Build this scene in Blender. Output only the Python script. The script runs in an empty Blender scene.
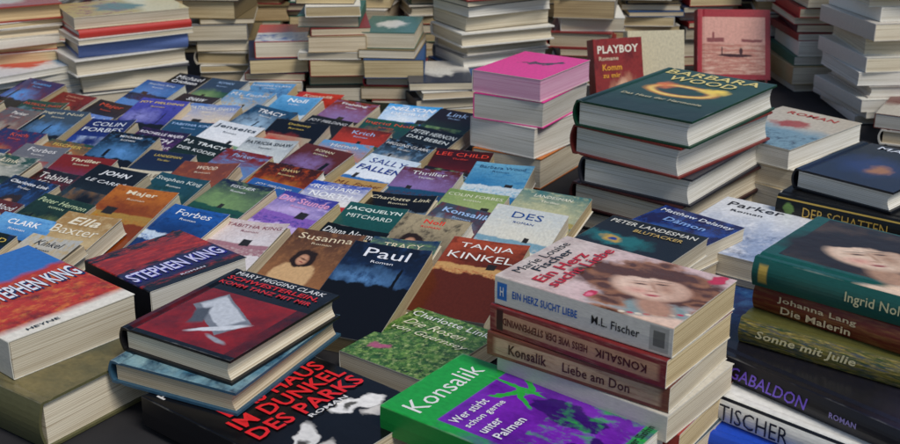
import bpy, math, random
from mathutils import Vector, Matrix
random.seed(23)
TZ=0.75; H=0.54; FP=1140.0; PT=math.radians(20.75)
SP,CP=math.sin(PT),math.cos(PT)
def P(u,v,z=0.0):
    dx=(u-450)/FP; dy=(222-v)/FP
    t=(H-z)/(SP-dy*CP)
    return Vector((t*dx,t*(CP+dy*SP)))
sc=bpy.context.scene
col=sc.collection
# ---------- colours
def C(h):
    h=h.lstrip('#'); r=[int(h[i:i+2],16)/255 for i in (0,2,4)]
    return tuple(((c/12.92) if c<=.04045 else ((c+.055)/1.055)**2.4) for c in r)+(1,)
import colorsys
def cname(h):
    h=h.lstrip('#'); r,g,b=[int(h[i:i+2],16)/255 for i in (0,2,4)]
    hh,s,v=colorsys.rgb_to_hsv(r,g,b)
    if v<.2: return 'black'
    if s<.14: return 'white' if v>.8 else ('grey' if v>.35 else 'dark grey')
    d='dark ' if v<.42 else ''
    hd=hh*360
    if hd<15 or hd>345: n='red' 
    elif hd<40: n='brown' if v<.65 else ('beige' if s<.4 else 'orange')
    elif hd<68: n='olive' if v<.6 else ('cream' if s<.4 else 'yellow')
    elif hd<165: n='green'
    elif hd<195: n='teal'
    elif hd<255: n='blue'
    elif hd<300: n='purple'
    else: n='pink' if v>.6 else 'plum'
    return d+n
# ---------- materials
def newmat(name,rough=.4):
    m=bpy.data.materials.new(name); m.use_nodes=True
    nt=m.node_tree; b=nt.nodes['Principled BSDF']; b.inputs['Roughness'].default_value=rough
    b.inputs['Specular IOR Level'].default_value=.4
    return m,nt,b
def art(base,layers=(),rough=.22,grain=.12,wear=.3,bump=False):
    m,nt,b=newmat('cover_print',rough); N=nt.nodes; K=nt.links.new
    uv=N.new('ShaderNodeUVMap'); uv.uv_map='UVMap'
    off=N.new('ShaderNodeVectorMath'); off.operation='ADD'; off.inputs[1].default_value=(random.uniform(0,40),random.uniform(0,40),0); K(uv.outputs[0],off.inputs[0])
    nz=N.new('ShaderNodeTexNoise'); nz.inputs['Scale'].default_value=6; nz.inputs['Detail'].default_value=4
    K(off.outputs[0],nz.inputs['Vector'])
    cen=N.new('ShaderNodeVectorMath'); cen.operation='SUBTRACT'; cen.inputs[1].default_value=(.5,.5,.5); K(nz.outputs['Color'],cen.inputs[0])
    rgb=N.new('ShaderNodeRGB'); rgb.outputs[0].default_value=C(base); cur=rgb.outputs[0]
    sepv=N.new('ShaderNodeSeparateXYZ'); K(uv.outputs[0],sepv.inputs[0])
    for L in layers:
        kind=L[0]
        if kind in 'er':
            _,cx,cy,rx,ry,c=L[:6]; soft=L[6] if len(L)>6 else .06; dist=L[7] if len(L)>7 else 0; rot=L[8] if len(L)>8 else 0
            src=uv.outputs[0]
            if dist:
                ma=N.new('ShaderNodeVectorMath'); ma.operation='MULTIPLY_ADD'; ma.inputs[1].default_value=(dist,dist,0)
                K(cen.outputs[0],ma.inputs[0]); K(uv.outputs[0],ma.inputs[2]); src=ma.outputs[0]
            mp=N.new('ShaderNodeMapping'); mp.vector_type='TEXTURE'
            mp.inputs['Location'].default_value=(cx,cy,0); mp.inputs['Rotation'].default_value=(0,0,math.radians(rot)); mp.inputs['Scale'].default_value=(rx,ry,1)
            K(src,mp.inputs[0])
            if kind=='e':
                ml=N.new('ShaderNodeVectorMath'); ml.operation='MULTIPLY'; ml.inputs[1].default_value=(1,1,0); K(mp.outputs[0],ml.inputs[0])
                ln=N.new('ShaderNodeVectorMath'); ln.operation='LENGTH'; K(ml.outputs[0],ln.inputs[0]); val=ln.outputs['Value']
            else:
                ab=N.new('ShaderNodeVectorMath'); ab.operation='ABSOLUTE'; K(mp.outputs[0],ab.inputs[0])
                sp=N.new('ShaderNodeSeparateXYZ'); K(ab.outputs[0],sp.inputs[0])
                mx=N.new('ShaderNodeMath'); mx.operation='MAXIMUM'; K(sp.outputs[0],mx.inputs[0]); K(sp.outputs[1],mx.inputs[1]); val=mx.outputs[0]
            mr=N.new('ShaderNodeMapRange'); mr.inputs['From Min'].default_value=1-soft; mr.inputs['From Max'].default_value=1+soft
            mr.inputs['To Min'].default_value=1; mr.inputs['To Max'].default_value=0; K(val,mr.inputs['Value'])
        elif kind=='g':
            _,v0,rg,c=L[:4]; dist=L[4] if len(L)>4 else .1
            ad=N.new('ShaderNodeMath'); ad.operation='MULTIPLY_ADD'; ad.inputs[1].default_value=dist
            sc_=N.new('ShaderNodeSeparateXYZ'); K(cen.outputs[0],sc_.inputs[0]); K(sc_.outputs[0],ad.inputs[0]); K(sepv.outputs[1],ad.inputs[2])
            mr=N.new('ShaderNodeMapRange'); mr.inputs['From Min'].default_value=v0-rg; mr.inputs['From Max'].default_value=v0+rg
            mr.inputs['To Min'].default_value=1; mr.inputs['To Max'].default_value=0; K(ad.outputs[0],mr.inputs['Value'])
        else:
            _,s,th,sf,c=L[:5]; sf=max(sf,.1)
            n2=N.new('ShaderNodeTexNoise'); n2.inputs['Scale'].default_value=s; n2.inputs['Detail'].default_value=7; n2.inputs['Roughness'].default_value=.66
            n2.inputs['Distortion'].default_value=.15; 
            o2=N.new('ShaderNodeVectorMath'); o2.operation='ADD'; o2.inputs[1].default_value=(random.uniform(0,40),random.uniform(0,40),0); K(uv.outputs[0],o2.inputs[0]); K(o2.outputs[0],n2.inputs['Vector'])
            if len(L)>6:
                ms=N.new('ShaderNodeVectorMath'); ms.operation='MULTIPLY'; ms.inputs[1].default_value=(L[6][0],L[6][1],1); K(o2.outputs[0],ms.inputs[0]); K(ms.outputs[0],n2.inputs['Vector'])
            val=n2.outputs[0]
            if len(L)>5 and L[5]<1:
                lim=N.new('ShaderNodeMapRange'); lim.inputs['From Min'].default_value=L[5]; lim.inputs['From Max'].default_value=L[5]+.05; lim.inputs['To Max'].default_value=.5
                K(sepv.outputs[1],lim.inputs['Value']); sb=N.new('ShaderNodeMath'); sb.operation='SUBTRACT'; K(val,sb.inputs[0]); K(lim.outputs[0],sb.inputs[1]); val=sb.outputs[0]
            mr=N.new('ShaderNodeMapRange'); mr.inputs['From Min'].default_value=th-sf; mr.inputs['From Max'].default_value=th+sf; K(val,mr.inputs['Value'])
        mix=N.new('ShaderNodeMix'); mix.data_type='RGBA'; K(mr.outputs[0],mix.inputs[0]); K(cur,mix.inputs[6]); mix.inputs[7].default_value=C(c)
        cur=mix.outputs[2]
    n3=N.new('ShaderNodeTexNoise'); n3.inputs['Scale'].default_value=30; n3.inputs['Detail'].default_value=3; K(off.outputs[0],n3.inputs['Vector'])
    mr=N.new('ShaderNodeMapRange'); mr.inputs['From Min'].default_value=.3; mr.inputs['From Max'].default_value=.7; mr.inputs['To Min'].default_value=1-grain; mr.inputs['To Max'].default_value=1+grain; K(n3.outputs[0],mr.inputs['Value'])
    mu=N.new('ShaderNodeVectorMath'); mu.operation='SCALE'; K(cur,mu.inputs[0]); K(mr.outputs[0],mu.inputs['Scale']); cur=mu.outputs[0]
    if wear>0:
        ma=N.new('ShaderNodeVectorMath'); ma.operation='MULTIPLY_ADD'; ma.inputs[1].default_value=(2,2,0); ma.inputs[2].default_value=(-1,-1,0); K(uv.outputs[0],ma.inputs[0])
        ab=N.new('ShaderNodeVectorMath'); ab.operation='ABSOLUTE'; K(ma.outputs[0],ab.inputs[0]); sp=N.new('ShaderNodeSeparateXYZ'); K(ab.outputs[0],sp.inputs[0])
        mx=N.new('ShaderNodeMath'); mx.operation='MAXIMUM'; K(sp.outputs[0],mx.inputs[0]); K(sp.outputs[1],mx.inputs[1])
        a2=N.new('ShaderNodeMath'); a2.operation='MULTIPLY_ADD'; a2.inputs[1].default_value=.12; K(nz.outputs[0],a2.inputs[0]); K(mx.outputs[0],a2.inputs[2])
        mr=N.new('ShaderNodeMapRange'); mr.inputs['From Min'].default_value=1.055; mr.inputs['From Max'].default_value=1.085; mr.inputs['To Max'].default_value=wear; K(a2.outputs[0],mr.inputs['Value'])
        mix=N.new('ShaderNodeMix'); mix.data_type='RGBA'; K(mr.outputs[0],mix.inputs[0]); K(cur,mix.inputs[6]); mix.inputs[7].default_value=(.6,.58,.52,1)
        cur=mix.outputs[2]
    K(cur,b.inputs['Base Color'])
    if bump:
        bp=N.new('ShaderNodeBump'); bp.inputs['Strength'].default_value=.12; bp.inputs['Distance'].default_value=.004; K(nz.outputs[0],bp.inputs['Height']); K(bp.outputs[0],b.inputs['Normal'])
    return m
_pl={}
def plain(h):
    if h not in _pl: _pl[h]=art(h,[],rough=.42,grain=.1,wear=0)
    return _pl[h]
def sart(h,L): return art(h,L,rough=.4,wear=0)
_ink={}
def ink(h):
    if h not in _ink:
        m,nt,b=newmat('lettering_ink',.35); N=nt.nodes; K=nt.links.new
        tc=N.new('ShaderNodeTexCoord'); n=N.new('ShaderNodeTexNoise'); n.inputs['Scale'].default_value=300; K(tc.outputs['Object'],n.inputs['Vector'])
        mr=N.new('ShaderNodeMapRange'); mr.inputs['To Min'].default_value=.8; mr.inputs['To Max'].default_value=1.05; K(n.outputs[0],mr.inputs['Value'])
        rgb=N.new('ShaderNodeRGB'); rgb.outputs[0].default_value=C(h)
        mu=N.new('ShaderNodeVectorMath'); mu.operation='SCALE'; K(rgb.outputs[0],mu.inputs[0]); K(mr.outputs[0],mu.inputs['Scale']); K(mu.outputs[0],b.inputs['Base Color'])
        _ink[h]=m
    return _ink[h]
def pagemat(h1,h2):
    m,nt,b=newmat('page_edges',.85); N=nt.nodes; K=nt.links.new
    tc=N.new('ShaderNodeTexCoord'); oi=N.new('ShaderNodeObjectInfo')
    mp=N.new('ShaderNodeMapping'); mp.inputs['Scale'].default_value=(3,3,1700); K(tc.outputs['Object'],mp.inputs[0])
    n=N.new('ShaderNodeTexNoise'); n.inputs['Scale'].default_value=1; n.inputs['Detail'].default_value=2; K(mp.outputs[0],n.inputs['Vector'])
    mp2=N.new('ShaderNodeMapping'); mp2.inputs['Scale'].default_value=(9,9,160); K(tc.outputs['Object'],mp2.inputs[0])
    nb=N.new('ShaderNodeTexNoise'); nb.inputs['Scale'].default_value=1; nb.inputs['Detail'].default_value=2; K(mp2.outputs[0],nb.inputs['Vector'])
    ad=N.new('ShaderNodeMath'); ad.operation='MULTIPLY_ADD'; ad.inputs[1].default_value=.35; K(nb.outputs[0],ad.inputs[0]); K(n.outputs[0],ad.inputs[2])
    mr=N.new('ShaderNodeMapRange'); mr.inputs['From Min'].default_value=.44; mr.inputs['From Max'].default_value=.8; K(ad.outputs[0],mr.inputs['Value'])
    mix=N.new('ShaderNodeMix'); mix.data_type='RGBA'; K(mr.outputs[0],mix.inputs[0]); mix.inputs[6].default_value=C(h2); mix.inputs[7].default_value=C(h1)
    m2=N.new('ShaderNodeMapRange'); m2.inputs['To Min'].default_value=.74; m2.inputs['To Max'].default_value=1.05; K(oi.outputs['Random'],m2.inputs['Value'])
    mu=N.new('ShaderNodeVectorMath'); mu.operation='SCALE'; K(mix.outputs[2],mu.inputs[0]); K(m2.outputs[0],mu.inputs['Scale']); K(mu.outputs[0],b.inputs['Base Color'])
    return m
PG=[pagemat('#f2e7ce','#b09c7c'),pagemat('#eddcbc','#a28b68'),pagemat('#e8d3a6','#9a7e4e'),pagemat('#f5f1e6','#b9b09a'),pagemat('#dcc090','#846640'),pagemat('#efe4ca','#a89674')]
WHITE=plain('#d9d4c6')
# ---------- lettering
_tc={}
def tmesh(s,bold,shear):
    k=(s,bold,shear)
    if k in _tc: return _tc[k]
    cu=bpy.data.curves.new('t','FONT'); cu.body=s; cu.resolution_u=2; cu.offset=bold; cu.shear=shear; cu.space_character=1.0+bold*2.5
    ob=bpy.data.objects.new('t',cu); me=None
    try:
        me=bpy.data.meshes.new_from_object(ob)
    except Exception: me=None
    if me is None or len(me.vertices)==0:
        col.objects.link(ob)
        dg=bpy.context.evaluated_depsgraph_get(); ev=ob.evaluated_get(dg); me=bpy.data.meshes.new_from_object(ev)
    vs=[(v.co.x,v.co.y) for v in me.vertices]; fs=[tuple(p.vertices) for p in me.polygons]
    bpy.data.objects.remove(ob); bpy.data.curves.remove(cu); bpy.data.meshes.remove(me)
    xs=[v[0] for v in vs] or [0,1]; ys=[v[1] for v in vs] or [0,1]
    x0,x1,y0,y1=min(xs),max(xs),min(ys),max(ys)
    vs=[((x-(x0+x1)/2)/max(x1-x0,1e-6),(y-(y0+y1)/2)/max(y1-y0,1e-6)) for x,y in vs]
    _tc[k]=(vs,fs); return _tc[k]
def lettering(name,items,place,parent):
    for n,it in enumerate(items):
        s,cx,cy,w,h,c=it[:6]; o=it[6] if len(it)>6 else {}
        vs,fs=tmesh(s,o.get('b',.02),o.get('sh',0)); a=math.radians(o.get('r',0))
        V=[]
        for x,y in vs:
            X=x*w;Y=y*h; V.append(place(cx+X*math.cos(a)-Y*math.sin(a),cy+X*math.sin(a)+Y*math.cos(a),n*.0003))
        me=bpy.data.meshes.new(name); me.from_pydata(V,[],fs); me.materials.append(ink(c))
        ob=bpy.data.objects.new(name,me); col.objects.link(ob); ob.parent=parent
# ---------- book
FOOT=[]
def cover_mesh(w,h,t,hard,curl,ct=.0008):
    x1=w/2;x0=-w/2
    if hard:
        c=.0026;b=min(.005,t*.14)
        pr=[(x1,0),(x0+.014,0),(x0+.010,.0012),(x0+.006,0),(x0+.001,0)]
        n=8
        pr+=[(x0-b*math.sin(math.pi*i/n),.001+(t-.002)*i/n) for i in range(n+1)]
        pr+=[(x0+.001,t),(x0+.006,t),(x0+.010,t-.0012),(x0+.014,t)]
    else:
        c=ct; r=.0012
        pr=[(x1,0),(x0+.008,0),(x0+r,0),(x0+.0003,.0004),(x0,r),(x0-.0004,t/2),(x0,t-r),(x0+.0003,t-.0004),(x0+r,t),(x0+.008,t)]
    nx=6
    pr+=[(x0+.014+(x1-x0-.014)*i/nx,t) for i in range(1 if hard else 0,nx+1)]
    inn=[]
    for x,z in pr:
        zz=min(max(z,c),t-c); xx=x+c if x<x0+.004 else x
        inn.append((xx,zz))
    ny=8; ys=[-h/2+h*j/ny for j in range(ny+1)]
    def lift(x,y,z):
        if not curl or z<t/2: return 0
        xf=max(0,(x-x0)/w); yf=(y+h/2)/h
        return curl*(xf**3)*(.35+.65*yf*yf)
    V=[];F=[];M=[];n=len(pr)
    for q in (pr,inn):
        for (x,z) in q:
            for y in ys: V.append((x,y,z+lift(x,y,z)))
    def id(q,i,j): return q*n*(ny+1)+i*(ny+1)+j
    def seg(i):
        (xa,za),(xb,zb)=pr[i],pr[i+1]
        if abs(za)<.0016 and abs(zb)<.0016 and xb<=xa: return 2
        if za>t-.0016 and zb>t-.0016 and xb>=xa: return 0
        return 1
    for i in range(n-1):
        k=seg(i)
        for j in range(ny):
            F.append((id(0,i,j),id(0,i+1,j),id(0,i+1,j+1),id(0,i,j+1))); M.append(k)
            F.append((id(1,i,j),id(1,i,j+1),id(1,i+1,j+1),id(1,i+1,j))); M.append(3)
        for j in (0,ny):
            f=(id(0,i,j),id(1,i,j),id(1,i+1,j),id(0,i+1,j))
            F.append(f if j==0 else f[::-1]); M.append(3)
    for i,fl in ((0,0),(n-1,1)):
        for j in range(ny):
            f=(id(0,i,j),id(0,i,j+1),id(1,i,j+1),id(1,i,j))
            F.append(f if not fl else f[::-1]); M.append(3)
    me=bpy.data.meshes.new('cover'); me.from_pydata(V,[],F)
    uvl=me.uv_layers.new(name='UVMap')
    for p in me.polygons:
        k=M[p.index]; p.material_index=k
        for li in p.loop_indices:
            x,y,z=V[me.loops[li].vertex_index]
            if k==1: uvl.data[li].uv=((h/2-y)/h,z/t)
            elif k==2: uvl.data[li].uv=(1-(x-x0)/w,(y+h/2)/h)
            else: uvl.data[li].uv=((x-x0)/w,(y+h/2)/h)
    return me,lift
def page_mesh(w,h,t,hard,ct=.0008):
    c=.0026 if hard else ct
    xa=-w/2+(.004 if hard else .0015); xb=w/2-(.0035 if hard else .0007); yy=h/2-(.0035 if hard else .0006)
    z0=c+.0001;z1=t-c-.0001; n=6
    pr=[(xa,z0)]; sk=random.uniform(-.0012,.0012)
    for i in range(n+1):
        s=i/n; dx=-(.0035 if hard else .0004)*math.sin(math.pi*s)-(0 if hard else abs(sk)*(s if sk>0 else 1-s))
        pr.append((xb+dx,z0+(z1-z0)*s))
    pr.append((xa,z1))
    V=[(x,-yy,z) for x,z in pr]+[(x,yy,z) for x,z in pr]; k=len(pr)
    F=[tuple(range(k)),tuple(range(2*k-1,k-1,-1))]
    for i in range(k):
        j=(i+1)%k; F.append((i,i+k,j+k,j))
    me=bpy.data.meshes.new('page_block'); me.from_pydata(V,[],F); return me
def fixn(me):
    import bmesh
    bm=bmesh.new(); bm.from_mesh(me); bmesh.ops.recalc_face_normals(bm,faces=bm.faces[:]); bm.to_mesh(me); bm.free()
def book(x,y,z,yaw,w,h,t,hard=False,front=None,spine=None,back=None,page=None,txt=(),stxt=(),label='',group=None,curl=0,pitch=0,roll=0,fc='#888888',foot=True,ct=.0008):
    nm='hardcover_book' if hard else 'paperback_book'
    r=bpy.data.objects.new(nm,None); r.empty_display_size=.03; col.objects.link(r)
    r.location=(x,y,TZ+z); r.rotation_euler=(math.radians(pitch),math.radians(roll),math.radians(yaw))
    r['label']=label or f"{cname(fc)} {'hardcover' if hard else 'paperback'} book lying flat"
    r['category']='book'
    if group: r['group']=group
    me,lift=cover_mesh(w,h,t,hard,curl,ct); fixn(me)
    sp=spine or plain(fc)
    for m in (front or plain(fc),sp,back or sp,plain(fc) if (hard or ct>.001) else WHITE): me.materials.append(m)
    o=bpy.data.objects.new('cover',me); col.objects.link(o); o.parent=r
    pm=page_mesh(w,h,t,hard,ct); fixn(pm); pm.materials.append(page or random.choice(PG))
    o=bpy.data.objects.new('page_block',pm); col.objects.link(o); o.parent=r
    if txt: lettering('cover_lettering',txt_fit(txt,w,h),lambda a,b,q:(a-w/2,b-h/2,t+.0004+q+lift(a-w/2,b-h/2,t)),r)
    if stxt:
        bb=min(.005,t*.14) if hard else .0003
        lettering('spine_lettering',txt_fit(stxt,h,t),lambda a,b,q:(-w/2-.0004-bb,h/2-a,b),r)
    if foot: FOOT.append((x,y,yaw,w,h))
    return r
def txt_fit(txt,w,h): return [(s,cx*w,cy*h,tw*w,th*h)+tuple(rest) for s,cx,cy,tw,th,*rest in txt]
def fit(F,R,L,z):
    F,R,L=P(*F,z),P(*R,z),P(*L,z)
    a=R-F;b=L-F
    t1=math.atan2(a.y,a.x); t2=math.atan2(b.y,b.x)-math.pi/2
    la,lb=a.length,b.length
    th=(t1*la+t2*lb)/(la+lb)
    return F,L,th,la,lb
def hero(name,F,R,L,z,l1,l2,k,t,anchor='F',twist=0,**kw):
    Fw,Lw,th,la,lb=fit(F,R,L,z); th+=math.radians(twist)
    l1=l1 or la; l2=l2 or lb
    c,s=math.cos(th),math.sin(th)
    if anchor=='L': Fw=Vector((Lw.x+s*l2,Lw.y-c*l2))
    cx=Fw.x+c*l1/2-s*l2/2; cy=Fw.y+s*l1/2+c*l2/2
    w,h=(l1,l2) if k==0 else (l2,l1)
    yaw=math.degrees(th)+k
    book(cx,cy,z-t,yaw,w,h,t,**kw)
    return cx,cy,yaw,w,h
def under(base,items,ztop):
    cx,cy,yaw,w,h=base; z=ztop
    for it in items:
        t=it.pop('t'); z-=t+.0003; dx=it.pop('dx',0);dy=it.pop('dy',0)
        book(cx+dx,cy+dy,z,yaw+it.pop('dyaw',0),it.pop('w',w),it.pop('h',h),t,**it)
    return z
G1='books piled in stacks on the table'
def WOMAN(cx,cy,s,skin='#d9a98c',hair='#2a1a14',lip='#a04844',shade='#9a6a50',asp=.7,rot=0,curly=False):
    a=math.radians(rot)
    def e(dx,dy,rx,ry,c,soft,dist=0):
        X=dx*math.cos(a)-dy*math.sin(a); Y=dx*math.sin(a)+dy*math.cos(a)
        return ('e',cx+X*s,cy+Y*s*asp,rx*s,ry*s*asp,c,soft,dist*s,rot)
    L=[e(0,.02,.36,.44,hair,.12,.4 if curly else .2)]
    if curly:
        hl='#a8704c'
        for (x,y) in ((-.27,.15),(-.32,-.05),(-.28,-.24),(.27,.12),(.31,-.1),(.27,-.28),(-.12,.33),(.1,.34),(-.3,-.42),(.3,-.44)): L+=[e(x,y,.075,.085,hl,.4,.3),e(x,y,.045,.05,hair,.5,.2)]
        for k in range(9): L+=[e(-.2+.05*k,-.42-.03*math.sin(math.pi*k/8),.016,.018,'#c8304a' if k%2 else '#e8d8c0',.3)]
    return L+[e(.0,-.34,.08,.2,shade,.3,.02),e(0,-.56,.34,.12,skin,.25,.08),
     e(0,-.04,.185,.26,shade,.08,.02),e(-.02,-.03,.165,.245,skin,.22,.015),e(.09,-.06,.05,.12,shade,.95,.02),e(-.09,-.09,.05,.05,'#dc9c88',.95),
     e(-.07,.015,.045,.022,shade,.8),e(.065,.015,.045,.022,shade,.8),e(-.07,.012,.026,.010,'#2c1c14',.5),e(.065,.012,.026,.010,'#2c1c14',.5),
     e(-.07,.052,.045,.006,hair,.8),e(.065,.052,.045,.006,hair,.8),e(.012,-.04,.008,.06,shade,.95),e(0,-.10,.024,.009,shade,.8),
     e(-.005,-.155,.040,.009,lip,.4),e(-.005,-.17,.03,.012,lip,.5),e(-.14,.19,.17,.08,hair,.2,.14),e(.13,.17,.10,.12,hair,.2,.14)]
# ===== thrillers on the left front
b=hero('king_red',(8,342),(150,294),(-80,302),.086,.132,.19,0,.038,front=art('#b8281a',[('g',.66,.05,'#c0301c',.1),('r',.5,.90,.6,.24,'#2f6fb8',.1,.12),('n',7,.58,.03,'#e08030',.62,(1,2.5)),('n',5,.57,.04,'#6a100e',.66),('g',.10,.03,'#ece4d4',.03)],bump=True),
  txt=[('STEPHEN KING',.62,.49,.74,.16,'#12265a',{'b':.03}),('STEPHEN KING',.612,.505,.73,.155,'#eef2fa',{'b':.02}),('HEYNE',.3,.045,.25,.025,'#30302c')],spine=plain('#c8c2b4'),page=PG[0],fc='#b5251d',curl=.002,
  label='thick vivid red thriller paperback on an olive book',group=G1)
under(b,[dict(t=.047,w=.14,h=.21,dx=.02,dy=-.035,dyaw=6,hard=True,fc='#5c5a3c',front=art('#5c583e',[('n',3,.5,.1,'#7a6e48'),('e',.7,.4,.3,.2,'#3e4334',.4,.3)]),page=PG[0],label='olive green hardcover book under a red paperback',group=G1)],.048)
b=hero('king_es',(150,292),(257,259),(86,269),.070,.122,.122,0,.040,front=art('#0e0c12',[('r',.5,.70,.6,.16,'#8c1812',.15,.12),('n',6,.56,.03,'#c8301c',2,(1,3)),('r',.5,.32,.6,.16,'#1c1a4a',.2,.1),('g',.10,.03,'#101018',.1)],bump=True),
  txt=[('STEPHEN KING',.5,.32,.94,.20,'#2a2490',{'b':.03}),('STEPHEN KING',.49,.335,.93,.195,'#d8d6fa',{'b':.02}),('ROMAN',.5,.10,.25,.03,'#e0dce8')],spine=plain('#16161c'),page=PG[3],fc='#16161c',
  label='black and red thriller paperback with thick white pages',group=G1)
under(b,[dict(t=.0295,w=.118,h=.118,dyaw=-3,fc='#7a2c24',page=PG[1],label='dark red paperback under a black thriller',group=G1)],.030)
# stack B
b=hero('glass',(230,361),(357,292),(103,349),.084,.158,.130,-90,.024,twist=-6,hard=True,front=art('#0c0b0e',[('r',.5,.36,.40,.33,'#a01818',.01),('n',3,.5,.15,'#6a0c10',.69),('r',.5,.73,.6,.04,'#0c0b0e',.01),('r',.5,.01,.6,.03,'#0c0b0e',.01),
   ('r',.47,.43,.27,.12,'#7c8088',.03,.05,-28),('r',.45,.46,.22,.085,'#c8cbd0',.08,.06,-28),('r',.34,.36,.10,.05,'#50545c',.2,.06,-60),('e',.60,.27,.20,.03,'#d8dade',.2,.06,35),('e',.70,.16,.10,.02,'#9a9da4',.3,.05,-10)],rough=.18,bump=True),
  txt=[('MARY HIGGINS CLARK',.5,.945,.84,.05,'#e8e6e4',{'b':.01}),('SCHWESTERLEIN,',.5,.865,.86,.06,'#e0242a',{'b':.02}),('KOMM TANZ MIT MIR',.5,.79,.86,.045,'#e0242a',{'b':.02})],spine=plain('#121115'),page=PG[0],fc='#121115',label='black glossy hardcover with red title on top of a pile',group=G1)
under(b,[dict(t=.0225,dx=-.004,dy=-.006,dyaw=5,w=.138,h=.172,hard=True,fc='#31546a',front=art('#4c7d94',[('n',3,.5,.1,'#8fb0b4'),('n',6,.55,.1,'#1d3950')]),page=PG[1],label='blue green hardcover book in the middle of a pile',group=G1)],.0600)
book(b[0]-.03,b[1]+.045,.0003,b[2]-4,.095,.09,.0365,hard=True,fc='#101216',page=PG[0],label='small black hardcover at the bottom of a pile',group=G1)
hero('clark',(312,482),(440,396),(185,440),.0365,.150,.215,0,.030,twist=-6,front=art('#0d0c0f',[('e',.25,.22,.17,.05,'#e4e0da',.12,.2,20),('e',.22,.22,.05,.02,'#4a4640',.3,.15),('e',.25,.12,.10,.05,'#cac4bc',.15,.2),('e',.74,.26,.17,.05,'#f4f0ea',.12,.2,-15),('e',.70,.27,.05,.018,'#5a564e',.3,.15),('e',.77,.15,.09,.05,'#d8d2ca',.15,.2)],rough=.2,bump=True),
  txt=[('HIGGINS CLARK',.5,.92,.9,.05,'#e8e4e0',{'b':.01}),('DAS HAUS',.55,.62,.78,.09,'#f0262c',{'b':.02}),('IM DUNKEL',.53,.51,.86,.09,'#f0262c',{'b':.02}),('DES PARKS',.53,.40,.86,.09,'#f0262c',{'b':.02}),('ROMAN',.6,.33,.3,.025,'#e8e4e0')],spine=plain('#131216'),page=PG[1],fc='#131216',curl=.001,label='black thriller paperback with red lettering and white flowers',group=G1)
def leaf(x,y,r,c='#2cae40'): return ('e',x,y,.15,.018,c,.12,.12,r)
hero('kons',(592,490),(672,434),(352,446),.058,.116,.205,0,.027,twist=-10,front=art('#1fa040',[('r',.54,.40,.45,.345,'#7a24b4',.01),('n',3,.52,.1,'#5a1890',.73),('e',.70,.34,.13,.17,'#35106a',.05,.25),('e',.74,.46,.04,.04,'#35106a',.05,.06),('n',9,.60,.1,'#2cae40',.4)]+[leaf(.80+.1*math.cos(math.radians(a)),.60+.05*math.sin(math.radians(a)),a) for a in (20,80,150,215)]+[('e',.3,.16,.26,.06,'#35106a',.06,.25),('e',.35,.13,.14,.03,'#2cae40',.06,.2)],bump=True),
  txt=[('Konsalik',.48,.875,.80,.10,'#f4f6f0',{'b':.0}),('Wer stirbt',.32,.68,.40,.045,'#f8f4f8',{'b':.01}),('schon gerne',.35,.61,.45,.045,'#f8f4f8',{'b':.01}),('unter',.24,.54,.22,.04,'#f8f4f8',{'b':.01}),('Palmen',.29,.47,.32,.045,'#f8f4f8',{'b':.01}),('Der Sohn',.72,.03,.36,.035,'#10301a',{'b':.02})],spine=plain('#178436'),page=PG[3],fc='#1f9a3c',curl=.001,label='bright green paperback with purple picture panel',group=G1)
hero('rose',(426,382),(486,342),(348,352),.026,.125,.108,-90,.024,front=art('#2c5a20',[('n',7,.5,.06,'#4c7a30'),('n',9,.56,.04,'#16300f'),('n',14,.58,.03,'#86a850'),('n',20,.62,.03,'#b8c880'),('e',.25,.25,.08,.05,'#b05a78',.3,.25)],bump=True),
 txt=[('Charlotte Link',.5,.9,.9,.09,'#f4f4ec',{'b':.0}),('Die Rosen',.45,.74,.7,.10,'#f0ecc8',{'b':.0,'sh':.3}),('von Guernsey',.5,.59,.86,.10,'#f0ecc8',{'b':.0,'sh':.3})],page=PG[0],fc='#2c5a20',label='green leafy paperback with pale script lying flat',group=G1)
# stack C
b=hero('fischer',(674,328),(758,285),(507,289),.150,.116,.170,0,.027,front=art('#d8c8be',[('g',.75,.2,'#e0c0bc',.1),('n',5,.56,.04,'#b8a098'),('e',.15,.2,.2,.25,'#8a9a98',.4,.3)]+WOMAN(.54,.31,1.12,'#ecc8b0','#5a3424',lip='#b84a50',shade='#b98a70',rot=-60,curly=True)+[('e',.14,.50,.06,.035,'#c83050',.15,.15),('e',.13,.50,.03,.02,'#e87a90',.3,.1),('e',.90,.08,.08,.04,'#c83050',.15,.15)],bump=True),
  txt=[('Marie Louise',.5,.94,.72,.055,'#20242c',{'b':.0}),('Fischer',.5,.87,.5,.06,'#20242c',{'b':.01}),('Ein Herz',.42,.785,.66,.075,'#c82030',{'b':.02}),('sucht Liebe',.5,.70,.86,.07,'#c82030',{'b':.02})],
  spine=sart('#cfcabd',[('r',.045,.5,.03,.3,'#2b6cb0',.05),('r',.93,.5,.05,.4,'#a8a49a',.03),('r',.93,.5,.03,.25,'#6a6860',.03)]),stxt=[('EIN HERZ SUCHT LIEBE',.30,.5,.38,.26,'#1f5fae',{'b':.02}),('M.L. Fischer',.70,.5,.26,.28,'#22221f',{'b':.01}),('H',.045,.5,.022,.32,'#e8e6e0')],page=PG[2],fc='#cfcabd',label='worn pale romance paperback topping a pile',group=G1)
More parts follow.
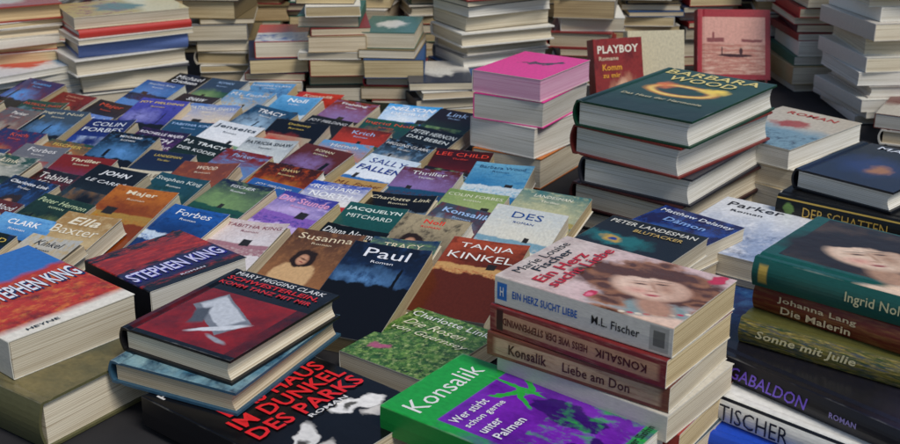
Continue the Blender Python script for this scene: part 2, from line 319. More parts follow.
under(b,[dict(t=.025,dx=-.003,dy=-.002,h=.172,dyaw=-1,fc='#7c2626',front=art('#7c2626'),spine=sart('#7a2a2a',[('r',.5,.5,.46,.30,'#b88a6a',.03),('n',9,.6,.04,'#9a6a58'),('r',.06,.5,.02,.4,'#3a1a18',.1)]),stxt=[('KONSALIK',.76,.5,.28,.30,'#4a1614',{'r':180,'b':.02}),('HEISS WIE DER STEPPENWIND',.33,.5,.5,.28,'#5a1a18',{'r':180,'b':.02})],page=PG[2],label='dark red romance paperback with worn spine',group=G1),
 dict(t=.023,dx=-.004,dy=0,h=.175,dyaw=1.5,fc='#6a3a2c',spine=sart('#74402e',[('r',.5,.5,.455,.34,'#b89a78',.03),('n',8,.6,.08,'#8b5f44')]),stxt=[('Konsalik',.24,.5,.22,.42,'#46201a',{'b':.02}),('Liebe am Don',.62,.5,.36,.38,'#46201a',{'b':.01})],page=PG[0],label='tan and brown romance paperback with worn spine',group=G1),
 dict(t=.025,dx=.003,dy=-.003,dyaw=-2,fc='#cfc8b8',page=PG[0],label='cream paperback in the middle of a pile',group=G1),
 dict(t=.025,dx=.01,dy=.008,dyaw=2,fc='#a33a30',page=PG[2],label='red paperback in the lower part of a pile',group=G1),
 dict(t=.0225,dx=.012,dy=.008,dyaw=0,fc='#40505a',page=PG[1],label='grey paperback at the bottom of a pile',group=G1)],.1230)
# stack D right
b=hero('noll',(918,300),(985,240),(755,256),.150,.135,.205,0,.028,anchor='L',hard=True,front=art('#17524a',[('r',.56,.50,.42,.44,'#1c1510',.01),('n',4,.52,.1,'#4a3420',.93),('r',.5,.98,.6,.045,'#17524a',.02),('r',.06,.5,.08,.6,'#17524a',.02)]+WOMAN(.50,.62,1.05,'#ecccb0','#241408',shade='#b48a6c',rot=-50)+[('e',.8,.4,.16,.12,'#8a2c20',.3,.25)],bump=True),
  spine=sart('#1c5850',[('r',.05,.5,.02,.3,'#c8a850',.2)]),stxt=[('Ingrid Noll',.54,.5,.24,.42,'#e0d8a8',{'b':.01})],page=PG[1],fc='#1d5a52',label='dark teal hardcover with painted portrait on top of pile',group=G1)
th=math.radians(b[2]); E1=Vector((math.cos(th),math.sin(th))); E2=Vector((-math.sin(th),math.cos(th)))
def off(a,c): q=E1*a+E2*c; return dict(dx=q.x,dy=q.y)
under(b,[dict(t=.025,dx=.004,dyaw=-3,hard=True,fc='#6a261c',spine=sart('#6a261c',[('n',5,.55,.08,'#8a5a30')]),stxt=[('Johanna Lang',.3,.66,.36,.27,'#dcc8a0'),('Die Malerin',.3,.30,.32,.27,'#dcc8a0')],page=PG[1],label='red brown hardcover novel with pale spine lettering',group=G1),
 dict(t=.025,dx=-.010,dy=-.006,dyaw=3,hard=True,fc='#5c5a2c',spine=sart('#5e5c30',[('n',6,.52,.05,'#98843a'),('n',9,.56,.04,'#2e4a6a'),('n',12,.56,.04,'#2c4c24'),('n',16,.6,.03,'#c8b060')]),stxt=[('Sonne mit Julie',.3,.5,.44,.4,'#ece0b0',{'sh':.2})],page=PG[1],label='olive yellow hardcover with painted landscape spine',group=G1),
 dict(t=.024,**off(-.056,.006),dyaw=-9,hard=True,fc='#1c1b22',w=.145,front=art('#1c1b22',[('g',.2,.1,'#2c2a3a')]),stxt=[('GABALDON',.33,.5,.38,.5,'#8a68ee',{'b':.01,'sh':.25}),('ROMAN',.68,.5,.12,.22,'#b0a0e0')],page=PG[0],label='black hardcover with purple lettering in a pile',group=G1),
 dict(t=.026,**off(-.070,.016),dyaw=-3,hard=True,fc='#e9e7e0',w=.15,spine=sart('#e9e7e0',[('r',.5,1,1,.14,'#101420',.05)]),stxt=[('TISCHER',.34,.46,.32,.6,'#20263c',{'b':.0})],page=PG[3],label='white hardcover with dark spine lettering in a pile',group=G1),
 dict(t=.0195,**off(-.085,.026),dyaw=4,hard=True,fc='#1c48b8',w=.15,page=PG[3],label='bright blue hardcover at bottom of a pile',group=G1)],.122)
# green hardcover pile
b=hero('wood',(692,122),(776,58),(588,86),.172,.236,.164,-90,.034,hard=True,front=art('#0b3a26',[('g',.3,.15,'#072418',.3),('e',.5,.52,.30,.13,'#f09a20',.12,.05),('e',.5,.52,.27,.112,'#ffe070',.12,.05),('e',.5,.52,.235,.09,'#c86a14',.1,.04),('e',.5,.52,.215,.078,'#0a3422',.12,.03),('e',.72,.61,.1,.06,'#ffd84a',.5,.2),('e',.3,.59,.07,.06,'#e8701c',.5,.2)],rough=.3,bump=True),
  txt=[('BARBARA',.5,.91,.84,.10,'#f4dc84',{'b':.01}),('WOOD',.5,.77,.6,.10,'#f4dc84',{'b':.01}),('Das Haus der Harmonie',.5,.3,.7,.04,'#c8bc90')],spine=plain('#103a2c'),page=PG[3],fc='#0b3a26',label='dark green hardcover with gold ring picture topping pile',group=G1)
under(b,[dict(t=.039,dx=-.003,dyaw=-3,w=.160,h=.230,hard=True,fc='#7a2c26',page=PG[3],label='red edged hardcover with white pages in pile',group=G1),
 dict(t=.036,dx=.003,dyaw=2,w=.156,h=.230,hard=True,fc='#2c2c34',page=PG[3],label='dark hardcover with white pages in pile',group=G1),
 dict(t=.034,dx=-.003,dyaw=-1,w=.160,h=.230,hard=True,fc='#3a1c1c',page=PG[0],label='dark brown hardcover with cream pages in pile',group=G1),
 dict(t=.0275,dx=.0,dyaw=1,w=.160,h=.230,hard=True,fc='#16161a',page=PG[0],label='black hardcover at base of a pile',group=G1)],.1377)
# ===== middle right pile
book(.237,1.177,.054,-45,.108,.16,.026,front=art('#0c1650',[('n',5,.56,.06,'#1c4ca0'),('e',.5,.4,.3,.2,'#3a78c8',.5,.3)]),txt=[('Matthew Delaney',.5,.9,.88,.08,'#f0f4fa',{'b':.01}),('Dämon',.5,.76,.5,.08,'#8ab0e8')],page=PG[0],fc='#101c4c',label='dark blue paperback lying under a black paperback',group=G1)
book(.218,1.158,.027,-45,.108,.11,.0265,fc='#6a3a2a',page=PG[1],label='brown small paperback supporting other books',group=G1)
book(.220,1.160,.0003,-42,.108,.11,.0262,fc='#c8c0b0',page=PG[0],label='cream small paperback under other books',group=G1)
book(.176,1.080,.0803,-37,.114,.165,.021,front=art('#0f1012',[('e',.35,.62,.32,.10,'#1c6a6a',.3,.3),('e',.3,.62,.12,.05,'#c8a040',.3,.2),('e',.3,.62,.05,.025,'#1c3a8a',.3,.1),('g',.35,.1,'#1a5a4a',.3)]),txt=[('PETER LANDESMAN',.5,.92,.88,.062,'#e8e4d8',{'b':.01}),('BLUTACKER',.62,.82,.5,.05,'#c8a860')],page=PG[0],fc='#141416',label='black paperback with peacock feather picture',group=G1)
book(.15,1.05,.040,-32,.112,.13,.040,fc='#3a6a5a',front=art('#b8a860',[('n',5,.5,.08,'#4a8a78'),('e',.2,.5,.2,.2,'#1c4a5a',.3,.3)]),page=PG[0],label='green gold paperback supporting a black one',group=G1)
book(.148,1.045,.0003,-36,.112,.12,.0395,fc='#8a3a30',page=PG[1],label='red thick paperback under other books',group=G1)
book(.345,1.235,.040,-38,.135,.18,.024,front=art('#dcdee2',[('g',.55,.2,'#9aa8c4',.3),('n',5,.6,.03,'#f0f0f2'),('n',8,.62,.03,'#5a6a8a',.5)]),txt=[('Parker',.36,.88,.52,.09,'#1c2030',{'b':.01}),('Roman',.34,.76,.3,.035,'#1c2030')],page=PG[0],fc='#c8ccd4',label='pale grey white paperback lying among others',group=G1)
book(.345,1.235,.0003,-36,.125,.175,.0394,fc='#2a3a6a',page=PG[0],label='thick blue paperback under a pale one',group=G1)
book(.305,1.09,.0003,-50,.115,.17,.030,front=art('#1c3468',[('n',5,.54,.04,'#3a6898'),('g',.3,.1,'#0c1838')]),txt=[('LEE CHILD',.5,.88,.8,.08,'#f0ece0')],page=PG[0],fc='#1c3468',label='blue paperback wedged between piles',group=G1)
b=hero('dark_r',(895,206),(960,150),(795,168),.112,.165,.125,-90,.026,anchor='L',hard=True,front=art('#0c0f16',[('g',.5,.25,'#141c34',.3),('e',.5,.45,.3,.2,'#1c3060',.5,.3),('e',.6,.4,.1,.1,'#a87048',.5,.2)]),txt=[('MARION',.6,.92,.7,.08,'#e8ecf4',{'b':.01})],page=PG[3],fc='#10141c',label='black hardcover with cream pages on a pile',group=G1)
sy=math.radians(b[2]+90)
under(b,[dict(t=.03,dx=.015-math.cos(sy)*.03,dy=-.02-math.sin(sy)*.03,hard=True,fc='#0c0c0e',dyaw=98,w=.13,h=.2,spine=sart('#0c0f0e',[('r',.5,.12,1,.03,'#b89a48',.2),('r',.5,.88,1,.03,'#b89a48',.2),('e',.08,.5,.03,.25,'#6a8a48',.2,.05)]),stxt=[('DER SCHATTEN',.42,.5,.5,.42,'#d8b050',{'b':.0})],page=PG[3],label='black hardcover with gold spine lettering in pile',group=G1),dict(t=.028,w=.13,h=.19,hard=True,fc='#5a2020',dyaw=-6,page=PG[1],label='dark red hardcover in pile',group=G1),dict(t=.0265,w=.13,h=.19,hard=True,fc='#c8c0b0',dyaw=5,page=PG[1],label='pale hardcover at base of pile',group=G1)],.0857)
book(.66,1.47,.0003,-20,.13,.19,.034,hard=True,fc='#14202c',front=art('#14202c',[('e',.5,.5,.3,.2,'#3a5a7a',.5,.3)]),txt=[('ROMAN',.5,.88,.6,.07,'#e0e4ec')],page=PG[3],label='dark blue hardcover lying behind other piles',group=G1)
b=hero('cream_r',(790,150),(852,118),(740,132),.095,.19,.13,-90,.028,front=art('#c8bca8',[('g',.5,.1,'#7a9aa8',.2),('e',.5,.6,.2,.12,'#a84a40',.3,.4),('n',11,.58,.02,'#3a4a5a',.4)]),txt=[('ROMAN',.5,.88,.6,.08,'#b83a30')],page=PG[3],fc='#c8bca8',label='pale illustrated paperback on a cream pile',group=G1)
under(b,[dict(t=.028,fc='#d8d0c0',dyaw=4,page=PG[0],label='white paperback in cream pile',group=G1),dict(t=.038,fc='#a89878',dyaw=-3,page=PG[3],label='tan paperback in cream pile',group=G1)],.067)
# upright books
book(.278,1.90,.072,16,.088,.15,.028,pitch=74,fc='#8a2420',front=art('#8c2a24',[('n',4,.6,.1,'#601412'),('e',.6,.3,.3,.25,'#c08868',.3,.3),('e',.55,.45,.12,.1,'#d8a888',.3,.1)]),txt=[('PLAYBOY',.5,.88,.84,.09,'#f0e4d0',{'b':.03}),('Romane',.3,.78,.4,.045,'#e0c8a8'),('Komm',.36,.68,.4,.07,'#f0a838',{'b':.02}),('zu mir',.34,.59,.36,.05,'#f0a838',{'b':.02})],page=PG[2],label='red paperback standing upright with cream lettering',group=G1)
book(.352,1.955,.072,6,.10,.155,.03,pitch=76,fc='#c8b898',front=art('#d0c4a4',[('g',.5,.02,'#a89878',.05),('g',.2,.02,'#8a4030')]),page=PG[2],label='cream paperback standing upright behind red book',group=G1)
book(.553,2.22,.064,-4,.140,.140,.03,pitch=62,hard=True,fc='#8a2430',front=art('#a02c34',[('r',.5,.47,.44,.42,'#d8a090',.01),('g',.50,.01,'#b87868',.05),('n',9,.55,.04,'#e0b8a4',.5,(.5,3)),('r',.5,.97,.6,.08,'#a02c34',.01),('r',.5,.02,.6,.05,'#a02c34',.01),('r',.03,.5,.04,.6,'#a02c34',.01),('r',.97,.5,.04,.6,'#a02c34',.01),('e',.52,.34,.24,.022,'#3c1418',.1,.03),('r',.34,.40,.008,.06,'#3c1418',.2),('e',.60,.40,.025,.05,'#3c1418',.2),('r',.25,.56,.12,.03,'#8a4a48',.1,.05),('r',.22,.61,.015,.06,'#8a4a48',.1),('r',.75,.55,.14,.02,'#8a4a48',.1,.05)]),page=PG[0],label='red hardcover with boat picture leaning upright',group=G1)
# ===== back stacks
cols=['#2c2c30','#d8d0c0','#8a3430','#c0b8a8','#204a7a','#e6e2d6','#7a6a4a','#e0dccf','#b8a078','#a83030','#d6d0c4','#3a6a5a','#7a7a7a','#e4e0d4','#2a2420','#b8b0a0','#28304a','#4a2030']
def stack(u,vb,ztop,yaw,w=.13,h=.2,hardp=.5,top=None,dy=0,pages=PG,j=8,thick=False,cl=None,tmax=.036):
    ztop=min(ztop,.25)
    p=P(u,vb,0); z=0; a=math.radians(yaw)
    half=.5*(abs(w*math.sin(a))+abs(h*math.cos(a)))
    x,y=p.x*(1+half/p.y),p.y+dy+half
    lean=random.uniform(-.04,.04); k=0
    while z<ztop-.008:
        t=min(tmax,random.choice([.011,.014,.017,.02,.024,.028,.034])*random.uniform(.9,1.1))
        if thick: t=random.uniform(.030,.045)
        if ztop-z-t<.012: t=ztop-z
        t=min(t,.05)
        last=z+t>=ztop-.001
        hard=random.random()<hardp; fc=(cl[k%len(cl)] if cl else random.choice(cols)); k+=1
        kw=dict(top) if (last and top) else {}
        fcc=kw.pop('fc',fc)
        lab=kw.pop('label',None) or f"{cname(fcc)} {'hardcover' if hard else 'paperback'} with pale page edges in a tall stack"
        if not kw and last and ztop<.2: kw['front']=art(fcc,[('g',.5,.1,random.choice(cols)),('e',.5,.5,.25,.2,random.choice(cols),.3,.4)])
        sx=random.uniform(.88,1.06)
        book(x+random.uniform(-.01,.01)+lean*z,y+random.uniform(-.01,.01),z,yaw+random.uniform(-j,j)+random.choice((0,0,0,180)),w*sx,h*random.uniform(.93,1.04),t,hard=hard,fc=fcc,page=random.choice(pages),label=lab,group=G1,foot=z==0,ct=.0013,**kw)
        z+=t+.0003
LT=PG[3:4]+PG[:1]+PG[5:6]
WM=PG[:3]+PG[4:6]
stack(10,112,.178,-60,w=.125,hardp=.4,cl=['#c8c0b0','#e8e4dc','#30508a','#e0dcd0','#b84038','#d8d0c0'],top=dict(fc='#9a3a2c',label='reddish book topping a tall stack'))
stack(138,104,.165,-60,w=.15,h=.205,hardp=.8,cl=['#e0dcd0','#3c3c44','#e6e2d8','#6a80b8','#d8d4c8','#b83028','#e0dcd0'],top=dict(fc='#d8d0b0',front=art('#d8cca0',[('g',.6,.05,'#b89a40'),('e',.5,.45,.3,.2,'#4a6a5a',.3,.4),('n',8,.58,.03,'#8a3020',.5)]),label='cream illustrated hardcover topping a stack'),dy=-.04,pages=LT)
stack(232,84,.3,2,w=.115,h=.17,hardp=.1,pages=WM)
stack(283,104,.115,4,w=.115,h=.17,hardp=0,pages=WM,top=dict(fc='#b83428',front=art('#c8483c',[('g',.5,.02,'#e0dcd0',.1),('n',4,.55,.05,'#3a5a9a',.4)]),label='red and white paperback topping a short stack'))
stack(341,106,.3,3,w=.108,h=.17,hardp=0,pages=PG[:3],j=6)
stack(399,108,.135,-3,w=.112,h=.17,hardp=.2,pages=WM)
stack(440,118,.06,10,w=.11,h=.17,hardp=.3,dy=-.0,top=dict(fc='#303848',label='dark paperback on a low pile'))
stack(492,104,.27,-62,w=.135,h=.19,hardp=.7,dy=.03,pages=LT)
b=hero('pink',(541,80),(598,48),(478,65),.162,.150,.114,-90,.032,front=art('#f01c8c',[('e',.6,.62,.18,.05,'#3a1028',.2,.3,20),('e',.42,.52,.14,.03,'#5a183c',.2,.3,10),('e',.75,.7,.06,.05,'#2a0c20',.3,.2)],bump=False),fc='#f01c8c',page=pagemat('#e8b8cc','#c87a9c'),label='bright pink book topping a short stack',group=G1)
under(b,[dict(t=.038,dyaw=3,fc='#e83c98',page=PG[3],ct=.0013,label='pink paperback below another pink one',group=G1),dict(t=.045,dyaw=-4,fc='#d8d4cc',page=PG[3],ct=.0013,label='white paperback in a short stack',group=G1),dict(t=.0455,dyaw=2,fc='#c87028',page=PG[0],ct=.0013,label='orange paperback at base of short stack',group=G1)],.1297)
stack(583,86,.24,-5,w=.12,h=.18,pages=WM); stack(640,70,.16,-4,w=.12,h=.18,pages=WM,top=dict(fc='#c8c0b0',label='pale paperback topping a stack')); stack(690,66,.2,5,w=.115,h=.17,hardp=.3)
stack(806,92,.3,2,w=.112,h=.17,hardp=.1,j=7,pages=LT); stack(866,126,.33,6,w=.125,h=.185,hardp=.05,pages=LT,j=7,cl=['#e6e2d8','#d8d4c8','#e0dccf','#c8c0b4']); stack(948,122,.3,-10,w=.13,hardp=.2,pages=LT,cl=['#2c2c34','#e6e2d8','#d8d4c8','#e0dccf'])
stack(905,92,.3,-6,w=.12,h=.17,hardp=.2); stack(765,72,.22,-2,w=.11,h=.17); stack(842,76,.22,3,w=.11,h=.16,hardp=.2); stack(914,152,.05,-30,w=.11,h=.15,top=dict(fc='#6a3028',label='red topped paperback on a low pile'))
stack(62,68,.22,-5,w=.12); stack(190,54,.22,4,w=.12); stack(318,56,.22,-3,w=.12,h=.17)
for k,u in enumerate((-20,35,90,145,200,255,310,365,420,475,530,585,640,695,750,805,860,915)): stack(u,18+(k%3)*4,random.uniform(.15,.2),random.uniform(-8,8),w=.128,h=.17,hardp=.35,thick=True,pages=WM)
for u in (268,372,430,560,735,610): stack(u,58,random.uniform(.17,.22),random.uniform(-8,8),w=.112,h=.17,hardp=.3,pages=WM)
for i in range(6):
    p=P(36,104,0); book(p.x-.02+i*.003,p.y+.03,.0003+i*.0123,-70+i*5,.16,.22,.012,fc=random.choice(['#3a7aaa','#b8b8b8','#6aa0c0','#305a8a']),front=art('#4a80a8',[('g',.6,.05,'#d8d8d8'),('e',.5,.4,.3,.2,'#c03028',.2,.3)]),page=PG[3],label='thin illustrated paperback in a loose pile',group=G1,foot=i==0)
# ===== field rows
PSI=27; AL=14
E=[(30,110,'#14205a','#6a1c2c','#4a90d8','night','','#6ab0f0'),(75,104,'#7a1c1c','#2a1414','#c84030','night','','#e0a080'),(120,108,'#1c3c7c','#102040','#4a80c0','land','','#d8e4f0'),
(180,101,'#0c0d12','#26303c','#50606c','plain','Michael|Crichton','#f4f4f4'),(95,126,'#2048b0','#183080','#90b0e0','land','','#f0f0ff'),(150,116,'#4a4aaa','#2c2c70','#9090d0','night','','#f0d060'),(228,125,'#5a80c0','#b04a40','#d8c8b0','land','PATRICIA SHAW','#f4f0e0'),
(280,112,'#6ab0e0','#c8d8e0','#3a80b0','land','','#ffffff'),(335,110,'#c02c20','#801810','#e08050','night','','#f0e0c0'),(255,142,'#d8dce0','#7aa078','#f0f0f0','land','Jenseits','#304050'),(320,143,'#0c0c10','#303038','#808088','plain','JOY FIELDING','#e8e8e8'),
(385,130,'#3aa0e0','#1c6ab8','#e8f0f4','land','NELSON|DEMILLE','#ffffff'),(422,122,'#304a3a','#c84a20','#e8a040','night','','#f0c060'),(436,150,'#10161c','#2c4048','#8a9a90','plain','PETER HERNON|DAS BEBEN','#e8f0f0'),(66,149,'#0c1c5c','#1c3a8c','#a8b8d0','plain','COLIN|FORBES','#f0f4f8'),
(138,144,'#1c1034','#5a2a6a','#9a70b8','night','ROCHELLE MAJER|KRICH|Bis aufs Blut','#f0e8f0'),(15,135,'#5a5a60','#8a3a30','#a8a090','night','','#f0e8e0'),(212,157,'#101c18','#1c4c38','#4a8070','plain','P.J. TRACY|DER KÖDER','#f0f4f0'),(272,162,'#a8b0b4','#606c5c','#d8dcd8','land','','#283038'),
(34,188,'#181012','#7a1c1c','#b89a90','night','Tabitha|King','#f4ece4'),(110,192,'#0c0f12','#2c3c44','#7a5a38','plain','JOHN|LE CARRÉ','#f4f4f4'),(168,182,'#d0c4a8','#8a5a38','#e8dcc4','panel','','#4a2a1c'),(245,188,'#7a3a28','#a85830','#d0a880','fig','','#f0dcc0'),(300,186,'#3a140c','#b84810','#e08a2a','night','','#f0d090'),
(322,208,'#b89050','#2a5088','#b84830','panel','','#6a2018'),(378,182,'#c8d8e4','#3070b0','#f0f4f8','land','SALLY|FALLEN','#1c3c90'),(450,180,'#3a0c10','#7a1c20','#1c1014','plain','LEE CHILD','#f04838'),(470,215,'#6a8a48','#2c5a30','#a0b070','land','','#f0f0d0'),(540,182,'#2a3a9a','#5a4ab0','#7aa0e0','night','','#f0f0ff'),
(560,160,'#3a2a6a','#b88070','#202050','fig','','#e0d8e8'),(560,218,'#1c6a70','#a89858','#c8c498','land','','#fff8e0'),(518,212,'#6aa8c4','#c8d4d8','#3078a8','land','','#1c4068'),(150,214,'#b86820','#a88038','#803814','land','','#f0e0c0'),(88,232,'#6aa8d8','#d0dce4','#3a78b8','land','','#ffffff'),
(200,204,'#1c4a58','#143830','#70a890','night','','#e8f0e8'),(212,226,'#1c5aa8','#c8d8e8','#103468','land','','#ffffff'),(272,220,'#3c3c98','#8a60b8','#c8b0e0','land','Die Stunde','#f0a8d0'),(302,236,'#d8c4c0','#b88088','#e8dcd8','panel','','#a03050'),(345,208,'#1c4ab0','#c02c28','#f0ece8','land','RICHARD|NORTH','#ffffff'),
(400,232,'#1c5450','#103430','#5a9a88','plain','JACQUELYN|MITCHARD','#e8f4ea'),(352,252,'#0a0e0c','#1c2c28','#38504a','plain','Diana Norman|An den Ufern|der Dunkelheit','#f4f4f0'),(450,245,'#a89878','#181818','#6a3a2a','fig','','#f04030'),(396,280,'#101828','#1c3458','#5a88b8','night','Paul','#f8f8fc'),(452,285,'#a8482c','#c89a60','#5a2414','land','TANJA|KINKEL','#f8f4ec'),
(515,250,'#c8ccc8','#7aa0b0','#dcd8c8','land','DES','#1c4a90'),(45,250,'#a8824c','#6c4424','#d0b888','land','Ella|Baxter','#f8ecd0'),(190,247,'#6a2418','#30140e','#a85838','night','','#e8c8a0'),(262,262,'#d0bcb8','#a87880','#e4dcdc','land','','#8a3048'),(312,268,'#5a3a28','#9a6840','#d0a878','fig','Susanna','#f0dcb8'),
(345,292,'#143888','#10205c','#5a7ac0','night','','#e8f0ff'),(30,215,'#1c382c','#101c18','#6a7a48','night','','#d0e0b0'),(15,165,'#6a6a70','#903830','#b0a8a0','panel','','#f4f0ec')]
NAMES=['PATRICIA SHAW','COLIN FORBES','TABITHA KING','Konsalik','Charlotte Link','Ingrid Noll','Barbara Wood','HIGGINS CLARK','M.L. Fischer','LEE CHILD','JOY FIELDING','Peter Hernon','DEMILLE','LANDESMAN','Delaney','Parker','Krich','MITCHARD','TRACY','SHAW','Link','Forbes','Hernon','WOOD','FISCHER','Majer','Noll','CLARK','Fielding','Stephen King','Thriller','ROMAN','Kinkel','Susanna']
random.shuffle(NAMES)
EW=[(P(e[0],e[1],.03),e) for e in E]
def styled(e):
    _,_,c1,c2,c3,st,_,_=e; r=random.uniform
    if st=='land':
        hz=r(.56,.70)
        L=[('e',r(.2,.8),hz+.05,r(.5,.8),r(.1,.2),c3,.9,.2),('n',r(4,7),.6,.1,c3,2,(1,r(2,3.5))),('g',hz,.008,c2,r(.02,.12)),('n',r(10,16),.56,.1,c1,hz-.06,(1,2.5)),('g',hz-r(.1,.16),.01,c3,r(.1,.2)),('r',r(.2,.8),hz+.02,r(.03,.09),r(.02,.05),'#282420',.1,.04)]
    elif st=='fig': cx=r(.3,.7); q=r(.8,1.3); ro=r(-25,25); L=[('g',.55,.3,c2,.2),('n',7,.6,.1,c2,2),('e',cx,.34,.30*q,.22,c3,.06,.12),('e',cx,.60,.17*q,.13*q,'#2a1c14',.08,.14,ro),('e',cx,.59,.085*q,.074*q,'#a87458',.15,.04,ro),('e',cx-.01,.592,.07*q,.064*q,'#cc9878',.3,.04,ro),('e',cx,.60,.06*q,.009,'#5a3828',.8,.03,ro),('e',cx,.56,.028,.007,'#903c34',.6,0,ro)]
    elif st=='night': L=[('g',.62,.3,c2,.2),('e',r(.3,.7),.62,r(.2,.35),r(.06,.14),c3,.9,.3),('n',r(6,9),.6,.1,c2,2,(1,r(1,2))),('r',r(.2,.8),.6,r(.01,.04),r(.06,.16),'#0a0a0c',.1,.06),('g',r(.5,.56),.01,'#0c0c10',.15)]
    elif st=='plain': L=[('g',.5,.3,c2,.2),('r',.5,.42,.38,.2,c3,.02),('n',6,.5,.1,c2,.62),('e',.5,.5,.2,.1,c1,.5,.2)]
    else: L=[('r',.5,.48,.4,.24,c2,.01),('e',r(.3,.7),.6,.3,.1,c3,.8,.2),('r',.5,.34,.4,.1,c3,.02,.02),('r',r(.3,.7),.56,.04,.07,'#1c1814',.1,.04)]
    return art(c1,L,rough=random.uniform(.14,.3))
poly=[P(*p,.02) for p in [(-45,150),(-35,112),(60,100),(140,92),(200,92),(300,98),(400,112),(470,136),(560,146),(605,170),(600,262),(560,285),(525,360),(500,420),(300,420),(120,420),(-60,420),(-60,300)]]
def inside(p,pl):
    r=False;n=len(pl)
    for i in range(n):
        a,b=pl[i],pl[(i+1)%n]
        if (a.y>p.y)!=(b.y>p.y) and p.x<(b.x-a.x)*(p.y-a.y)/(b.y-a.y)+a.x: r=not r
    return r
ps=math.radians(PSI); al=math.radians(AL)
UPV=Vector((math.sin(ps),math.cos(ps))); RT=Vector((math.cos(ps),-math.sin(ps)))
O=P(300,200,0)
HF=list(FOOT)
def hits(cx,cy,w,h):
    for i in range(5):
        for j in range(7):
            q=Vector((cx,cy))+RT*((i/4-.5)*w)+UPV*((.5-j/6*.62)*h)
            for (x,y,yaw,hw,hh) in HF:
                a=math.radians(yaw); dx,dy=q.x-x,q.y-y
                lx=dx*math.cos(a)+dy*math.sin(a); ly=-dx*math.sin(a)+dy*math.cos(a)
                if abs(lx)<hw/2-.003 and abs(ly)<hh/2-.003: return True
    return False
slots=[]
for c in range(-19,20):
    s=1.0+random.uniform(0,.1); cy=random.uniform(-3,3)
    while s>-.9:
        t=random.choice([.011,.014,.017,.020,.024])*random.uniform(.93,1.07); h=random.choice([.138,.148,.156]); w=random.uniform(.084,.096)
        d=t/math.sin(al)+.0005
        lo=O+RT*(c*.093+random.uniform(-.009,.009))+UPV*s
        ce=lo+UPV*(h/2*math.cos(al))
        vis=lo+UPV*((h-d*.5)*math.cos(al))
        if inside(vis,poly) and not hits(ce.x,ce.y,w,h*math.cos(al)):
            slots.append(dict(lo=lo,vis=vis,t=t,h=h,w=w,d=d,c=c,s=s,ya=cy))
        s-=d
used=set();as_={}
for phase in (0,1):
    pairs=sorted(((sl['vis']-ew[0]).length+(max(0,.075-sl['d'])*1.2 if phase==0 else 0),i,j) for i,sl in enumerate(slots) for j,ew in enumerate(EW) if (ew[1][6]!='')==(phase==0))
    for dd,i,j in pairs:
        if i in as_ or j in used or dd>(.25 if phase==0 else .08): continue
        as_[i]=j; used.add(j)
DK=['#0c1018','#101c34','#142a5a','#0e1a14','#1c1216','#3a6a94','#18345c','#6a90b0','#5a2018','#3a4a58','#1c4a6a','#24405a','#a89880','#2a2450','#c0bcb0','#7a1c14','#204838','#2c5ea0','#5a98c8','#0a0c14','#14203c','#0c0c10','#8a2018','#1a5040']
nn=0
for i,sl in enumerate(slots):
    if i in as_: e=E[as_[i]]
    else:
        c1=random.choice(DK); lite=c1 in('#a89880','#c0bcb0')
        e=(0,0,c1,random.choice(DK+['#b84a28','#c8a040']),random.choice(['#a8c8e0','#c87838','#5a90c8','#d8d0c0','#b83828','#7a9a60','#8a70a8']),random.choice(['land','night','panel','land','plain','night','fig']),'','#1c2028' if lite else random.choice(['#f0f0f0','#f0e4c0','#e8c860','#e85838','#a8c8f0','#f4f4f4']))
    tt=e[6]
    if not tt: tt=NAMES[nn%len(NAMES)]; nn+=1
    h=sl['h']; lines=tt.split('|'); tx=[];yy=.955
    for k,ln in enumerate(lines):
        hh=.074 if k==0 else .064
        if len(ln)<=6: hh=.095
        if e[6]: hh*=1.1
        else: hh*=random.uniform(.55,1.0)
        wd=min(.9,.10*len(ln)*hh/.075)
        tx.append((ln,.5,yy-hh/2-.01,wd,hh*(.8 if ln.isupper() else 1),e[7],{'b':random.choice([0,0,.02]),'sh':random.choice([0,0,0,.2])})); yy-=hh+.028
    if len(lines)==1: tx.append((random.choice(['Roman','ROMAN','Thriller','Roman']),.5,yy-.03,.28,.026,e[7],{'b':0}))
    lo=sl['lo']; ce=lo+UPV*(h/2*math.cos(al)); z=h/2*math.sin(al)
    book(ce.x,ce.y,z,-PSI+sl['ya']+random.uniform(-8,8),sl['w'],h,sl['t'],pitch=AL+random.uniform(-.6,1.6),roll=random.uniform(-1.6,1.6),front=styled(e),spine=plain(e[2]),txt=tx,fc=e[2],curl=random.choice([0,.001,.003,.006]),page=random.choice(PG[:4]+PG[5:]),
      label=f"{cname(e[2])} paperback with printed cover overlapping others in rows",group='paperbacks laid out in overlapping rows',foot=False)
# ===== table and ground
def mesh_obj(name,V,F,mat,parent=None):
    me=bpy.data.meshes.new(name); me.from_pydata(V,[],F); me.materials.append(mat); fixn(me)
    o=bpy.data.objects.new(name,me); col.objects.link(o); o.parent=parent; return o
def boxv(x0,x1,y0,y1,z0,z1):
    return [(x,y,z) for x in (x0,x1) for y in (y0,y1) for z in (z0,z1)],[(0,1,3,2),(4,6,7,5),(0,4,5,1),(2,3,7,6),(0,2,6,4),(1,5,7,3)]
m,nt,bs=newmat('dark_cloth',.9); n=nt.nodes.new('ShaderNodeTexNoise'); n.inputs['Scale'].default_value=60
rp=nt.nodes.new('ShaderNodeValToRGB'); rp.color_ramp.elements[0].color=(.008,.008,.010,1); rp.color_ramp.elements[1].color=(.03,.028,.03,1); nt.links.new(n.outputs[0],rp.inputs[0]); nt.links.new(rp.outputs[0],bs.inputs['Base Color'])
mw,nt,bs=newmat('worn_wood',.7); n=nt.nodes.new('ShaderNodeTexNoise'); n.inputs['Scale'].default_value=9; n.inputs['Detail'].default_value=8
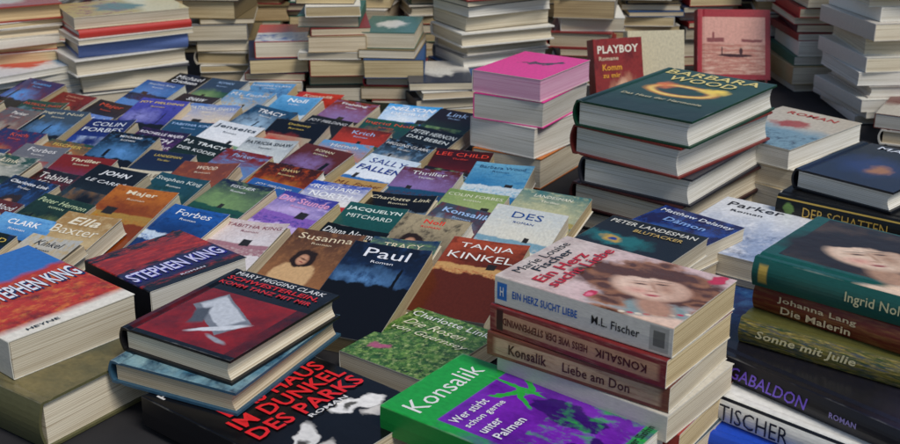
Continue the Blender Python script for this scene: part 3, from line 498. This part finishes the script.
rp=nt.nodes.new('ShaderNodeValToRGB'); rp.color_ramp.elements[0].color=(.10,.06,.035,1); rp.color_ramp.elements[1].color=(.28,.19,.12,1); nt.links.new(n.outputs[0],rp.inputs[0]); nt.links.new(rp.outputs[0],bs.inputs['Base Color'])
tb=bpy.data.objects.new('market_table',None); col.objects.link(tb); tb['label']='long wooden market table with dark cloth covered in books'; tb['category']='table'
V,F=boxv(-1.9,1.9,.5,3.8,TZ-.04,TZ-.004); mesh_obj('tabletop',V,F,mw,tb)
V,F=boxv(-1.905,1.905,.495,3.805,TZ-.0035,TZ-.0005); mesh_obj('table_cloth',V,F,m,tb)
for x in (-1.8,1.8):
    for y in (.6,3.7):
        V,F=boxv(x-.03,x+.03,y-.03,y+.03,.0,TZ-.041); mesh_obj('leg',V,F,mw,tb)
mg,nt,bs=newmat('paving',.85); n=nt.nodes.new('ShaderNodeTexBrick'); n.inputs['Scale'].default_value=3; n.inputs['Color1'].default_value=(.16,.155,.15,1); n.inputs['Color2'].default_value=(.22,.21,.2,1); n.inputs['Mortar'].default_value=(.06,.06,.06,1)
tc=nt.nodes.new('ShaderNodeTexCoord'); nt.links.new(tc.outputs['Object'],n.inputs['Vector']); nt.links.new(n.outputs[0],bs.inputs['Base Color'])
g=mesh_obj('ground',[(-200,-200,0),(200,-200,0),(200,200,0),(-200,200,0)],[(0,1,2,3)],mg); g['kind']='structure'
# ===== light
w=bpy.data.worlds.new('World'); sc.world=w; w.use_nodes=True; N=w.node_tree.nodes
sk=N.new('ShaderNodeTexSky'); sk.sky_type='NISHITA'; sk.sun_disc=False
EL,AZ=55,140
sk.sun_elevation=math.radians(EL); sk.sun_rotation=math.radians(AZ)
w.node_tree.links.new(sk.outputs[0],N['Background'].inputs[0]); N['Background'].inputs[1].default_value=.09
sl=bpy.data.lights.new('sun','SUN'); sl.energy=2.3; sl.angle=math.radians(22); sl.color=(1,.96,.89)
so=bpy.data.objects.new('sun',sl); col.objects.link(so)
d=Vector((math.sin(math.radians(AZ))*math.cos(math.radians(EL)),math.cos(math.radians(AZ))*math.cos(math.radians(EL)),math.sin(math.radians(EL))))
so.rotation_euler=d.to_track_quat('Z','Y').to_euler(); so.location=(0,0,5)
cd=bpy.data.cameras.new('camera'); cam=bpy.data.objects.new('camera',cd); col.objects.link(cam); sc.camera=cam
cam.location=(0,0,TZ+H); cam.rotation_euler=(math.radians(90)-PT,0,0); cd.sensor_width=36; cd.lens=FP/900*36; cd.clip_start=.05; cd.clip_end=1000
cd.dof.use_dof=True; cd.dof.focus_distance=1.15; cd.dof.aperture_fstop=14
sc.view_settings.view_transform='Standard'; sc.view_settings.look='None'; sc.view_settings.exposure=0
